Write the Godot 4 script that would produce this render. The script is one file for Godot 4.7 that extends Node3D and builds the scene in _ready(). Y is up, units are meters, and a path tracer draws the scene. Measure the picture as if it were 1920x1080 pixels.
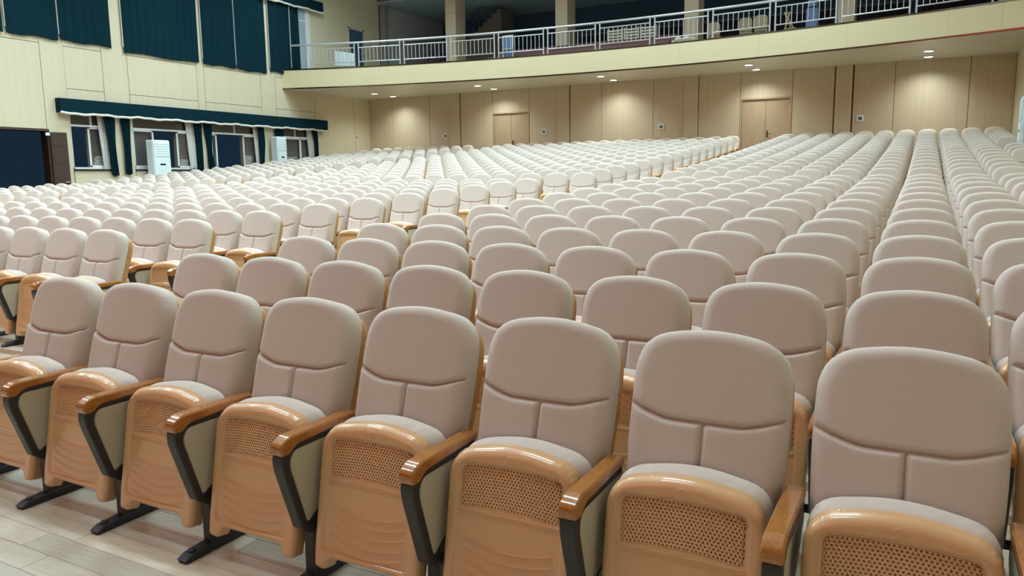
extends Node3D

# ---------------------------------------------------------------- settings
const XL := -21.7        # inner face of the left wall
const XR := 2.2          # inner face of the right wall
const ZB := -25.0        # inner face of the back wall
const SOFFIT := 4.9      # underside of the balcony
const CEIL := 9.7
const ARC_C := Vector2(-9.11, 15.37)
const ARC_R := 37.38
const PITCH := 0.56
const ROW := 0.8857

var M := {}
var names := {}
var cam: Camera3D

# ---------------------------------------------------------------- node helpers
func numbered(n: String) -> String:
	if not names.has(n):
		names[n] = 0
		return n
	names[n] += 1
	return "%s_%03d" % [n, names[n]]

func obj(called: String, mesh: Mesh, mat: Material, parent: Node = null) -> MeshInstance3D:
	var o := MeshInstance3D.new()
	o.mesh = mesh
	if mat:
		o.material_override = mat
	if parent == null:
		o.name = numbered(called)
		add_child(o, true)
	else:
		o.name = called
		parent.add_child(o, true)
	return o

func thing(called: String, label: String, category: String, at := Vector3.ZERO, group := "") -> Node3D:
	var o := Node3D.new()
	o.name = numbered(called)
	add_child(o, true)
	o.position = at
	tag(o, label, category, group)
	return o

func tag(o: Node, label: String, category: String, group := "", kind := "") -> void:
	if label: o.set_meta("label", label)
	if category: o.set_meta("category", category)
	if group: o.set_meta("group", group)
	if kind: o.set_meta("kind", kind)

func struct(called: String, label: String, category: String) -> Node3D:
	var o := Node3D.new()
	o.name = numbered(called)
	add_child(o, true)
	tag(o, label, category, "", "structure")
	return o

# ---------------------------------------------------------------- mesh helpers (faces are given counter-clockwise seen from outside)
func begin() -> SurfaceTool:
	var st := SurfaceTool.new()
	st.begin(Mesh.PRIMITIVE_TRIANGLES)
	return st

func tri(st: SurfaceTool, a: Vector3, b: Vector3, c: Vector3) -> void:
	st.add_vertex(a); st.add_vertex(c); st.add_vertex(b)

func quad(st: SurfaceTool, a: Vector3, b: Vector3, c: Vector3, d: Vector3) -> void:
	tri(st, a, b, c); tri(st, a, c, d)

func done(st: SurfaceTool) -> ArrayMesh:
	st.generate_normals()
	return st.commit()

func add_box(st: SurfaceTool, lo: Vector3, hi: Vector3, c := 0.0) -> void:
	st.set_smooth_group(-1)
	if c <= 0.0:
		var p := []
		for i in 8:
			p.append(Vector3(hi.x if i & 1 else lo.x, hi.y if i & 2 else lo.y, hi.z if i & 4 else lo.z))
		quad(st, p[4], p[5], p[7], p[6]); quad(st, p[1], p[0], p[2], p[3])
		quad(st, p[5], p[1], p[3], p[7]); quad(st, p[0], p[4], p[6], p[2])
		quad(st, p[6], p[7], p[3], p[2]); quad(st, p[0], p[1], p[5], p[4])
		return
	var mid := (lo + hi) / 2.0
	var h := (hi - lo) / 2.0
	# every corner gives three points, one on each of its faces
	var pt := func(sx: int, sy: int, sz: int, face: int) -> Vector3:
		var e := Vector3(h.x - c, h.y - c, h.z - c)
		e[face] += c
		return mid + Vector3(e.x * sx, e.y * sy, e.z * sz)
	for f in 3:
		var u := (f + 1) % 3
		var v := (f + 2) % 3
		for s in [-1, 1]:
			var ring := []
			for k in [[-1, -1], [1, -1], [1, 1], [-1, 1]]:
				var sg := [0, 0, 0]
				sg[f] = s; sg[u] = k[0]; sg[v] = k[1]
				ring.append(pt.call(sg[0], sg[1], sg[2], f))
			if s > 0: quad(st, ring[0], ring[1], ring[2], ring[3])
			else: quad(st, ring[3], ring[2], ring[1], ring[0])
		for su in [-1, 1]:
			for sv in [-1, 1]:
				# the edge along f between face u and face v
				var a := [0, 0, 0]
				var b := [0, 0, 0]
				a[f] = -1; a[u] = su; a[v] = sv
				b[f] = 1; b[u] = su; b[v] = sv
				var p0: Vector3 = pt.call(a[0], a[1], a[2], u)
				var p1: Vector3 = pt.call(b[0], b[1], b[2], u)
				var p2: Vector3 = pt.call(b[0], b[1], b[2], v)
				var p3: Vector3 = pt.call(a[0], a[1], a[2], v)
				if su * sv < 0: quad(st, p0, p1, p2, p3)
				else: quad(st, p3, p2, p1, p0)
	for sx in [-1, 1]:
		for sy in [-1, 1]:
			for sz in [-1, 1]:
				var p: Vector3 = pt.call(sx, sy, sz, 0)
				var q: Vector3 = pt.call(sx, sy, sz, 1)
				var r: Vector3 = pt.call(sx, sy, sz, 2)
				if sx * sy * sz > 0: tri(st, p, q, r)
				else: tri(st, p, r, q)

func box(lo: Vector3, hi: Vector3, c := 0.0) -> ArrayMesh:
	var st := begin()
	add_box(st, lo.min(hi), lo.max(hi), c)
	return done(st)

func ccw(poly: PackedVector2Array) -> PackedVector2Array:
	if Geometry2D.is_polygon_clockwise(poly):
		poly.reverse()
	return poly

# each corner [x, y, cut] is rounded with a curve that leaves its edges "cut" away from the corner
func rounded(corners: Array, n := 6) -> PackedVector2Array:
	var out := PackedVector2Array()
	var k := corners.size()
	for i in k:
		var p := Vector2(corners[i][0], corners[i][1])
		var a := Vector2(corners[(i + k - 1) % k][0], corners[(i + k - 1) % k][1])
		var b := Vector2(corners[(i + 1) % k][0], corners[(i + 1) % k][1])
		var cut: float = corners[i][2]
		if cut <= 0.0:
			out.append(p)
			continue
		var s := p + (a - p).normalized() * minf(cut, p.distance_to(a) * 0.49)
		var e := p + (b - p).normalized() * minf(cut, p.distance_to(b) * 0.49)
		for j in n + 1:
			var t := float(j) / n
			out.append(s.lerp(p, t).lerp(p.lerp(e, t), t))
	return ccw(out)

# a polygon given in a plane, pushed through "put" (Vector2, depth) -> Vector3, between depths d0 < d1, with chamfered rims
func add_prism(st: SurfaceTool, poly: PackedVector2Array, put: Callable, d0: float, d1: float, bevel := 0.0) -> void:
	poly = ccw(poly)
	var n := poly.size()
	var inner := poly
	if bevel > 0.0:
		inner = PackedVector2Array()
		for i in n:
			var p := poly[i]
			var e0 := (p - poly[(i + n - 1) % n]).normalized()
			var e1 := (poly[(i + 1) % n] - p).normalized()
			var m := (e0.orthogonal() + e1.orthogonal())
			m = -m.normalized() if m.length() > 0.01 else -e0.orthogonal()
			# orthogonal() of a counter-clockwise edge points inside or outside: test it
			if not Geometry2D.is_point_in_polygon(p + m * bevel * 0.2, poly): m = -m
			inner.append(p + m * bevel)
	var idx := Geometry2D.triangulate_polygon(inner)
	st.set_smooth_group(-1)
	for i in range(0, idx.size(), 3):
		var a := inner[idx[i]]
		var b := inner[idx[i + 1]]
		var c := inner[idx[i + 2]]
		if (b - a).cross(c - a) < 0.0:
			var w := b
			b = c
			c = w
		tri(st, put.call(a, d1), put.call(b, d1), put.call(c, d1))
		tri(st, put.call(a, d0), put.call(c, d0), put.call(b, d0))
	var grp := 10
	for i in n:
		var j := (i + 1) % n
		var ea := (poly[i] - poly[(i + n - 1) % n]).normalized()
		var eb := (poly[j] - poly[i]).normalized()
		if ea.dot(eb) < 0.82: grp += 3
		st.set_smooth_group(grp)
		quad(st, put.call(poly[i], d0 + bevel), put.call(poly[j], d0 + bevel), put.call(poly[j], d1 - bevel), put.call(poly[i], d1 - bevel))
		if bevel > 0.0:
			st.set_smooth_group(grp + 1)
			quad(st, put.call(poly[i], d1 - bevel), put.call(poly[j], d1 - bevel), put.call(inner[j], d1), put.call(inner[i], d1))
			st.set_smooth_group(grp + 2)
			quad(st, put.call(inner[i], d0), put.call(inner[j], d0), put.call(poly[j], d0 + bevel), put.call(poly[i], d0 + bevel))

func prism(poly: PackedVector2Array, put: Callable, d0: float, d1: float, bevel := 0.0) -> ArrayMesh:
	var st := begin()
	add_prism(st, poly, put, d0, d1, bevel)
	return done(st)

# side profile (z, y) pushed along x
func side(p: Vector2, d: float) -> Vector3:
	return Vector3(-d, p.y, p.x)
# plan (x, z) pushed along y
func plan(p: Vector2, d: float) -> Vector3:
	return Vector3(p.x, d, -p.y)
# front view (x, y) pushed along z
func front(p: Vector2, d: float) -> Vector3:
	return Vector3(p.x, p.y, d)

func add_tube(st: SurfaceTool, path: Array, r: float, n := 8, group := 1) -> void:
	st.set_smooth_group(group)
	var rings := []
	var up := Vector3.UP
	for i in path.size():
		var t: Vector3 = (path[mini(i + 1, path.size() - 1)] - path[maxi(i - 1, 0)]).normalized()
		var s := t.cross(up)
		if s.length() < 0.05: s = t.cross(Vector3.RIGHT)
		s = s.normalized()
		var w := s.cross(t).normalized()
		var ring := []
		for k in n:
			var a := TAU * k / n
			ring.append(path[i] + s * cos(a) * r + w * sin(a) * r)
		rings.append(ring)
	for i in path.size() - 1:
		for k in n:
			var k2 := (k + 1) % n
			quad(st, rings[i][k], rings[i][k2], rings[i + 1][k2], rings[i + 1][k])
	st.set_smooth_group(-1)
	for k in range(1, n - 1):
		tri(st, rings[0][0], rings[0][k + 1], rings[0][k])
		tri(st, rings[-1][0], rings[-1][k], rings[-1][k + 1])

func tube(path: Array, r: float, n := 8) -> ArrayMesh:
	var st := begin()
	add_tube(st, path, r, n)
	return done(st)

func add_disc(st: SurfaceTool, c: Vector3, profile: Array, n := 20, flip := false) -> void:   # lathe about y: profile of [radius, y]
	st.set_smooth_group(-1)
	for i in profile.size() - 1:
		for k in n:
			var a := TAU * k / n
			var b := TAU * (k + 1) / n
			var p: Array = profile[i]
			var q: Array = profile[i + 1]
			var v0 := c + Vector3(cos(a) * p[0], p[1], -sin(a) * p[0])
			var v1 := c + Vector3(cos(b) * p[0], p[1], -sin(b) * p[0])
			var v2 := c + Vector3(cos(b) * q[0], q[1], -sin(b) * q[0])
			var v3 := c + Vector3(cos(a) * q[0], q[1], -sin(a) * q[0])
			if q[0] > 0.0001: tri(st, v0, v2, v3)
			if p[0] > 0.0001: tri(st, v0, v1, v2)

func dist_to(poly: PackedVector2Array, p: Vector2) -> Array:
	var best := 1e9
	var at := p
	for i in poly.size():
		var q := Geometry2D.get_closest_point_to_segment(p, poly[i], poly[(i + 1) % poly.size()])
		var d := q.distance_squared_to(p)
		if d < best:
			best = d
			at = q
	return [sqrt(best), at]

# a padded or moulded slab: outline in (x, v), front relief relief(p, inset) measured along n, flat back at -depth
func slab(st: SurfaceTool, poly: PackedVector2Array, step: float, relief: Callable, depth: float, put: Callable) -> void:
	poly = ccw(poly)
	var lo := poly[0]
	var hi := poly[0]
	for p in poly:
		lo = lo.min(p)
		hi = hi.max(p)
	var nx := int(ceil((hi.x - lo.x) / step))
	var ny := int(ceil((hi.y - lo.y) / step))
	var pts := []
	var ins := []
	for j in ny + 1:
		for i in nx + 1:
			var p := Vector2(lerpf(lo.x, hi.x, float(i) / nx), lerpf(lo.y, hi.y, float(j) / ny))
			var inside := Geometry2D.is_point_in_polygon(p, poly)
			var d := dist_to(poly, p)
			if not inside or d[0] < step * 0.3:
				p = d[1]
				d[0] = 0.0
			ins.append(inside and d[0] > 0.0)
			pts.append(put.call(p, relief.call(p, d[0])))
	st.set_smooth_group(1)
	for j in ny:
		for i in nx:
			var a := j * (nx + 1) + i
			if ins[a] or ins[a + 1] or ins[a + nx + 1] or ins[a + nx + 2]:
				quad(st, pts[a], pts[a + 1], pts[a + nx + 2], pts[a + nx + 1])
	var n := poly.size()
	for i in n:
		var a := poly[i]
		var b := poly[(i + 1) % n]
		quad(st, put.call(a, -depth), put.call(b, -depth), put.call(b, relief.call(b, 0.0)), put.call(a, relief.call(a, 0.0)))
	st.set_smooth_group(-1)
	var idx := Geometry2D.triangulate_polygon(poly)
	for i in range(0, idx.size(), 3):
		var a := poly[idx[i]]
		var b := poly[idx[i + 1]]
		var c := poly[idx[i + 2]]
		if (b - a).cross(c - a) < 0.0:
			var w := b
			b = c
			c = w
		tri(st, put.call(a, -depth), put.call(c, -depth), put.call(b, -depth))

func fillet(d: float, r: float) -> float:   # how far the surface falls back at inset d from an edge rounded with radius r
	if d >= r: return 0.0
	return -(r - sqrt(maxf(0.0, r * r - (r - d) * (r - d))))

# hanging cloth on a wall that runs along z: edges za(y), zb(y); pleats stand out along x
func cloth(xw: float, y0: float, y1: float, za: Callable, zb: Callable, pleats: float, amp: float, rows := 12, cols := 60, phase := 0.0, out := 1.0) -> ArrayMesh:
	var st := begin()
	var th := 0.008
	var grid := [[], []]
	for j in rows + 1:
		var t := float(j) / rows
		var y := lerpf(y0, y1, t)
		var a: float = za.call(y)
		var b: float = zb.call(y)
		for i in cols + 1:
			var u := float(i) / cols
			var w := sin(u * pleats * TAU + phase + 0.5 * sin(t * 3.0 + u * 5.0)) * amp * (1.0 - 0.25 * t) + sin(u * pleats * 2.3 * TAU + 1.7 + t) * amp * 0.3
			var x := xw + out * (w + amp * 1.3)
			var yy := y + (0.02 * sin(u * 9.0 + phase) if j == 0 else 0.0)
			grid[0].append(Vector3(x, yy, lerpf(a, b, u)))
			grid[1].append(Vector3(x - out * th, yy, lerpf(a, b, u)))
	st.set_smooth_group(1)
	var s := cols + 1
	for g in 2:
		for j in rows:
			for i in cols:
				var k := j * s + i
				var f: Array = grid[g]
				if (g == 0) == (out > 0.0): quad(st, f[k], f[k + 1], f[k + s + 1], f[k + s])
				else: quad(st, f[k + s], f[k + s + 1], f[k + 1], f[k])
	st.set_smooth_group(-1)
	for i in cols:
		quad(st, grid[1][i], grid[1][i + 1], grid[0][i + 1], grid[0][i])
	for j in rows:
		for e in [0, cols]:
			var k: int = j * s + e
			quad(st, grid[0][k], grid[1][k], grid[1][k + s], grid[0][k + s])
	return done(st)

# ---------------------------------------------------------------- materials
func grain(a: Color, b: Color, fx: float, fy: float, seed_: int, size := 256) -> ImageTexture:
	var n := FastNoiseLite.new()
	n.seed = seed_
	n.frequency = 1.0
	n.fractal_octaves = 4
	var im := Image.create(size, size, false, Image.FORMAT_RGB8)
	for y in size:
		for x in size:
			# walk on a torus so that the picture repeats without a seam
			var u := TAU * x / size
			var v := TAU * y / size
			var k := n.get_noise_3d(cos(u) * fx + cos(v) * fy * 0.7, sin(u) * fx + 7.0, sin(v) * fy) * 0.9 + 0.5
			im.set_pixel(x, y, a.lerp(b, clampf(k, 0.0, 1.0)))
	return ImageTexture.create_from_image(im)

func ribs(a: Color, b: Color, count: int, seed_: int) -> ImageTexture:   # fine upright ribs of veneered acoustic board
	var r := RandomNumberGenerator.new()
	r.seed = seed_
	var im := Image.create(512, 64, false, Image.FORMAT_RGB8)
	var tone := []
	for i in count: tone.append(r.randf())
	for x in 512:
		var f := float(x) / 512.0 * count
		var k: float = tone[int(f) % count] * 0.5
		if fmod(f, 1.0) < 0.16: k = 1.0
		for y in 64:
			im.set_pixel(x, y, a.lerp(b, clampf(k + r.randf() * 0.06, 0.0, 1.0)))
	return ImageTexture.create_from_image(im)

func rib_normal(count: int) -> ImageTexture:
	var im := Image.create(512, 8, false, Image.FORMAT_RGB8)
	for x in 512:
		var f := fmod(float(x) / 512.0 * count, 1.0)
		var s := 0.0
		if f < 0.08: s = -0.5
		elif f < 0.16: s = 0.5
		for y in 8:
			im.set_pixel(x, y, Color(0.5 + s * 0.5, 0.5, 0.93))
	return ImageTexture.create_from_image(im)

func noise_normal(freq: float, seed_: int, strength := 4.0) -> NoiseTexture2D:
	var t := NoiseTexture2D.new()
	var n := FastNoiseLite.new()
	n.seed = seed_
	n.frequency = freq
	t.noise = n
	t.width = 256
	t.height = 256
	t.seamless = true
	t.as_normal_map = true
	t.bump_strength = strength
	return t

func mat(called: String, c: Color, rough := 0.6, metal := 0.0) -> StandardMaterial3D:
	var m := StandardMaterial3D.new()
	m.resource_name = called
	m.albedo_color = c
	m.roughness = rough
	m.metallic = metal
	M[called] = m
	return m

func skin(m: StandardMaterial3D, t: Texture2D, scale: Vector3, world := true) -> StandardMaterial3D:
	m.albedo_texture = t
	m.albedo_color = Color.WHITE
	m.uv1_triplanar = true
	m.uv1_world_triplanar = world
	m.uv1_scale = scale
	return m

func materials() -> void:
	var fab := mat("fabric", Color.WHITE, 0.95)
	skin(fab, grain(Color8(225, 216, 208), Color8(209, 198, 190), 9.0, 9.0, 3), Vector3.ONE * 9.0, false)
	fab.normal_enabled = true
	fab.normal_texture = noise_normal(0.2, 5, 3.0)
	fab.normal_scale = 0.35
	fab.rim_enabled = true
	fab.rim = 0.35
	fab.rim_tint = 0.3
	var sidef := mat("side_fabric", Color.WHITE, 0.95)
	skin(sidef, grain(Color8(208, 202, 184), Color8(192, 186, 166), 9.0, 9.0, 8), Vector3.ONE * 9.0, false)
	var tan_ := mat("tan_plastic", Color8(228, 182, 136), 0.32)
	tan_.clearcoat_enabled = true
	tan_.clearcoat = 0.6
	tan_.clearcoat_roughness = 0.06
	mat("tan_hole", Color8(120, 78, 48), 0.6)
	var ply := mat("ply", Color.WHITE, 0.42)
	skin(ply, grain(Color8(204, 160, 104), Color8(186, 138, 82), 1.2, 7.0, 21), Vector3(2.0, 1.0, 2.0), false)
	var wood := mat("arm_wood", Color.WHITE, 0.22)
	skin(wood, grain(Color8(192, 128, 56), Color8(154, 92, 34), 1.5, 12.0, 12), Vector3(5.0, 5.0, 2.2), false)
	wood.clearcoat_enabled = true
	wood.clearcoat = 0.8
	wood.clearcoat_roughness = 0.06
	mat("black_metal", Color8(46, 47, 50), 0.45)
	mat("black_plastic", Color8(44, 46, 60), 0.5)
	# room
	var rib_n := rib_normal(64)
	var wl := mat("wall_cream", Color.WHITE, 0.6)
	skin(wl, ribs(Color8(222, 214, 188), Color8(207, 198, 170), 64, 31), Vector3(0.5, 0.5, 0.5))
	wl.normal_enabled = true
	wl.normal_texture = rib_n
	wl.normal_scale = 0.35
	var wb := mat("wall_wood", Color.WHITE, 0.42)
	skin(wb, ribs(Color8(212, 198, 174), Color8(196, 180, 154), 64, 32), Vector3(0.6, 0.6, 0.6))
	wb.normal_enabled = true
	wb.normal_texture = rib_n
	wb.normal_scale = 0.3
	mat("joint", Color8(92, 74, 52), 0.8)
	mat("fascia", Color8(228, 219, 182), 0.5)
	mat("soffit", Color8(222, 219, 204), 0.35)
	mat("plaster", Color8(222, 220, 212), 0.85)
	var dw := mat("door_wood", Color.WHITE, 0.4)
	skin(dw, grain(Color8(190, 168, 142), Color8(174, 150, 123), 7.0, 1.0, 41), Vector3(0.9, 0.9, 0.9))
	mat("door_dark", Color8(66, 50, 42), 0.5)
	mat("steel", Color8(214, 220, 226), 0.32, 0.6)
	mat("dark_trim", Color8(120, 112, 100), 0.08, 1.0)
	mat("white_frame", Color8(226, 230, 232), 0.35)
	mat("white_plastic", Color8(230, 248, 254), 0.35)
	mat("grey_plastic", Color8(96, 102, 108), 0.5)
	mat("screen", Color8(26, 32, 38), 0.2)
	var cl := mat("curtain", Color.WHITE, 0.9)
	skin(cl, grain(Color8(15, 50, 61), Color8(11, 40, 50), 6.0, 2.0, 51), Vector3.ONE * 1.2)
	cl.metallic_specular = 0.2
	mat("fringe", Color8(224, 222, 212), 0.9)
	var lace := mat("lace", Color8(208, 208, 206), 0.9)
	lace.backlight_enabled = true
	lace.backlight = Color(0.3, 0.3, 0.3)
	var gl := mat("glass", Color(0.3, 0.36, 0.42, 0.12), 0.03)
	gl.transparency = BaseMaterial3D.TRANSPARENCY_ALPHA
	mat("blind", Color8(112, 106, 92), 0.8)
	mat("night", Color8(14, 26, 48), 0.6)
	mat("linen", Color8(210, 206, 192), 0.9)
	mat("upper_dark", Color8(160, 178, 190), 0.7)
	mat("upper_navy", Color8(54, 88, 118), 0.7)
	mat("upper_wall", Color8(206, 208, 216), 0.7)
	mat("upper_grey", Color8(150, 150, 146), 0.8)
	mat("stair", Color8(116, 110, 102), 0.8)
	mat("maroon", Color8(110, 78, 78), 0.8)
	mat("chair_tan", Color8(146, 130, 104), 0.7)
	mat("easel_wood", Color8(176, 150, 108), 0.6)
	mat("board_white", Color8(206, 220, 222), 0.5)
	mat("water_blue", Color8(86, 112, 150), 0.4)
	mat("stage_red", Color8(112, 26, 30), 0.9)
	for i in 5:
		var p := mat("plank_%d" % i, Color.WHITE, 0.4)
		var k := 1.0 - 0.035 * i
		skin(p, grain(Color(0.90 * k, 0.87 * k, 0.80 * k), Color(0.83 * k, 0.79 * k, 0.71 * k), 1.3, 6.0, 60 + i), Vector3(0.7, 0.7, 2.4))
	var fl := mat("floor_wood", Color.WHITE, 0.45)
	skin(fl, grain(Color(0.84, 0.80, 0.72), Color(0.76, 0.71, 0.62), 1.3, 6.0, 70), Vector3(0.7, 0.7, 2.4))

# ---------------------------------------------------------------- light, camera
func glow(called: String, c: Color, e: float) -> StandardMaterial3D:
	var m := mat(called, Color.WHITE, 0.5)
	m.emission_enabled = true
	m.emission = c
	m.emission_energy_multiplier = e
	return m

const PANEL_E := 26.0
const TROUGH := 0.4
const SPOT_E := 4.5

func setup() -> void:
	cam = Camera3D.new()
	cam.name = "camera"
	add_child(cam)
	cam.position = Vector3(0.0016, 1.4903, 2.3686)
	cam.rotation = Vector3(-0.1447, 0.4927, -0.012)
	cam.fov = 41.33
	cam.near = 0.05
	cam.far = 200.0
	cam.current = true
	var we := WorldEnvironment.new()
	we.name = "world"
	var e := Environment.new()
	e.background_mode = Environment.BG_COLOR
	e.background_color = Color8(24, 40, 54)
	e.tonemap_mode = Environment.TONE_MAPPER_LINEAR
	e.tonemap_exposure = 1.0
	e.sdfgi_enabled = true
	e.ssao_enabled = true
	e.ssil_enabled = true
	we.environment = e
	add_child(we)

func ceiling_lights() -> void:
	var g := glow("panel_glow", Color8(238, 248, 246), 3.0)
	var row_words := ["above the front floor", "nearest the stage rows", "third from the stage", "fourth from the stage", "second from the balcony", "nearest the balcony"]
	var col_words := ["leftmost", "left of centre", "right of centre", "rightmost"]
	var xs := [-18.2, -13.3, -8.4, -3.6]
	var zs := [0.9, -2.8, -6.6, -10.4, -14.4, -18.7]
	var power := [0.55, 1.3, 1.1, 0.95, 0.95, 1.05]   # lamps of unlike age and output, row by row
	for j in zs.size():
		for i in xs.size():
			var t := thing("ceiling_light", "white ceiling light panel, %s in the row %s" % [col_words[i], row_words[j]], "ceiling light", Vector3(xs[i], CEIL, zs[j]), "ceiling light panels of the hall")
			# a deep trough: its sides keep the light from spreading flat along the ceiling
			var st := begin()
			var deep := TROUGH if j < 5 else 0.14
			add_box(st, Vector3(-1.25, -deep, 0.31), Vector3(1.25, 0.0, 0.34))
			add_box(st, Vector3(-1.25, -deep, -0.34), Vector3(1.25, 0.0, -0.31))
			add_box(st, Vector3(-1.25, -deep, -0.31), Vector3(-1.22, 0.0, 0.31))
			add_box(st, Vector3(1.22, -deep, -0.31), Vector3(1.25, 0.0, 0.31))
			obj("trough", done(st), M.grey_plastic, t)
			obj("diffuser", box(Vector3(-1.2, -0.03, -0.3), Vector3(1.2, -0.005, 0.3)), g, t)
			var l := AreaLight3D.new()
			l.name = "lamp"
			l.area_size = Vector2(2.4, 0.6)
			l.light_color = Color8(220, 246, 252)
			l.light_energy = PANEL_E * power[j]
			l.area_range = 60.0
			l.area_attenuation = 2.0
			l.shadow_enabled = true
			l.rotation.x = -PI / 2
			l.position = Vector3(0, -0.04, 0)
			t.add_child(l)

func downlights() -> void:
	var g := glow("down_glow", Color8(255, 252, 240), 6.0)
	var where := ["by the left wall", "before the left door", "in the middle bay", "before the right door", "by the right wall"]
	var xs := [-19.8, -14.95, -10.03, -5.07, -0.1]
	for i in 5:
		for k in 2:
			var z: float = [-22.96, -24.2][k]
			var t := thing("downlight", "round white recessed downlight under the balcony %s, %s the wall" % [where[i], ["away from", "close to"][k]], "downlight", Vector3(xs[i], SOFFIT, z), "downlights under the balcony")
			var st := begin()
			add_disc(st, Vector3.ZERO, [[0.0, -0.02], [0.12, -0.02], [0.12, -0.035], [0.15, -0.03], [0.155, 0.0], [0.0, 0.0]])
			obj("ring", done(st), M.white_frame, t)
			st = begin()
			add_disc(st, Vector3.ZERO, [[0.0, -0.034], [0.115, -0.034], [0.115, -0.021], [0.0, -0.021]])
			obj("lens", done(st), g, t)
			var l := SpotLight3D.new()
			l.name = "lamp"
			l.light_color = Color8(238, 251, 246)
			l.light_energy = SPOT_E
			l.spot_angle = 72.0
			l.spot_angle_attenuation = 1.0
			l.spot_range = 30.0
			l.light_size = 0.08
			l.shadow_enabled = true
			l.rotation.x = -PI / 2
			l.position = Vector3(0, -0.06, 0)
			t.add_child(l)

# ---------------------------------------------------------------- seating plan
func front_floor(r: int) -> float: return -0.02 + 0.042 * (r - 1)
func rear_floor(i: int) -> float: return 0.54 + 0.068 * i + 0.0007 * i * i
func front_z(r: int) -> float: return -(r - 1) * ROW
func rear_z(i: int) -> float: return -11.07 - 0.835 * i
func floor_at(z: float) -> float:
	if z > 0.5: return -0.02
	for r in range(1, 13):
		if z > front_z(r) - 0.38: return front_floor(r)
	for i in 16:
		if z > rear_z(i) - 0.33: return rear_floor(i)
	return rear_floor(15)

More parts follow.
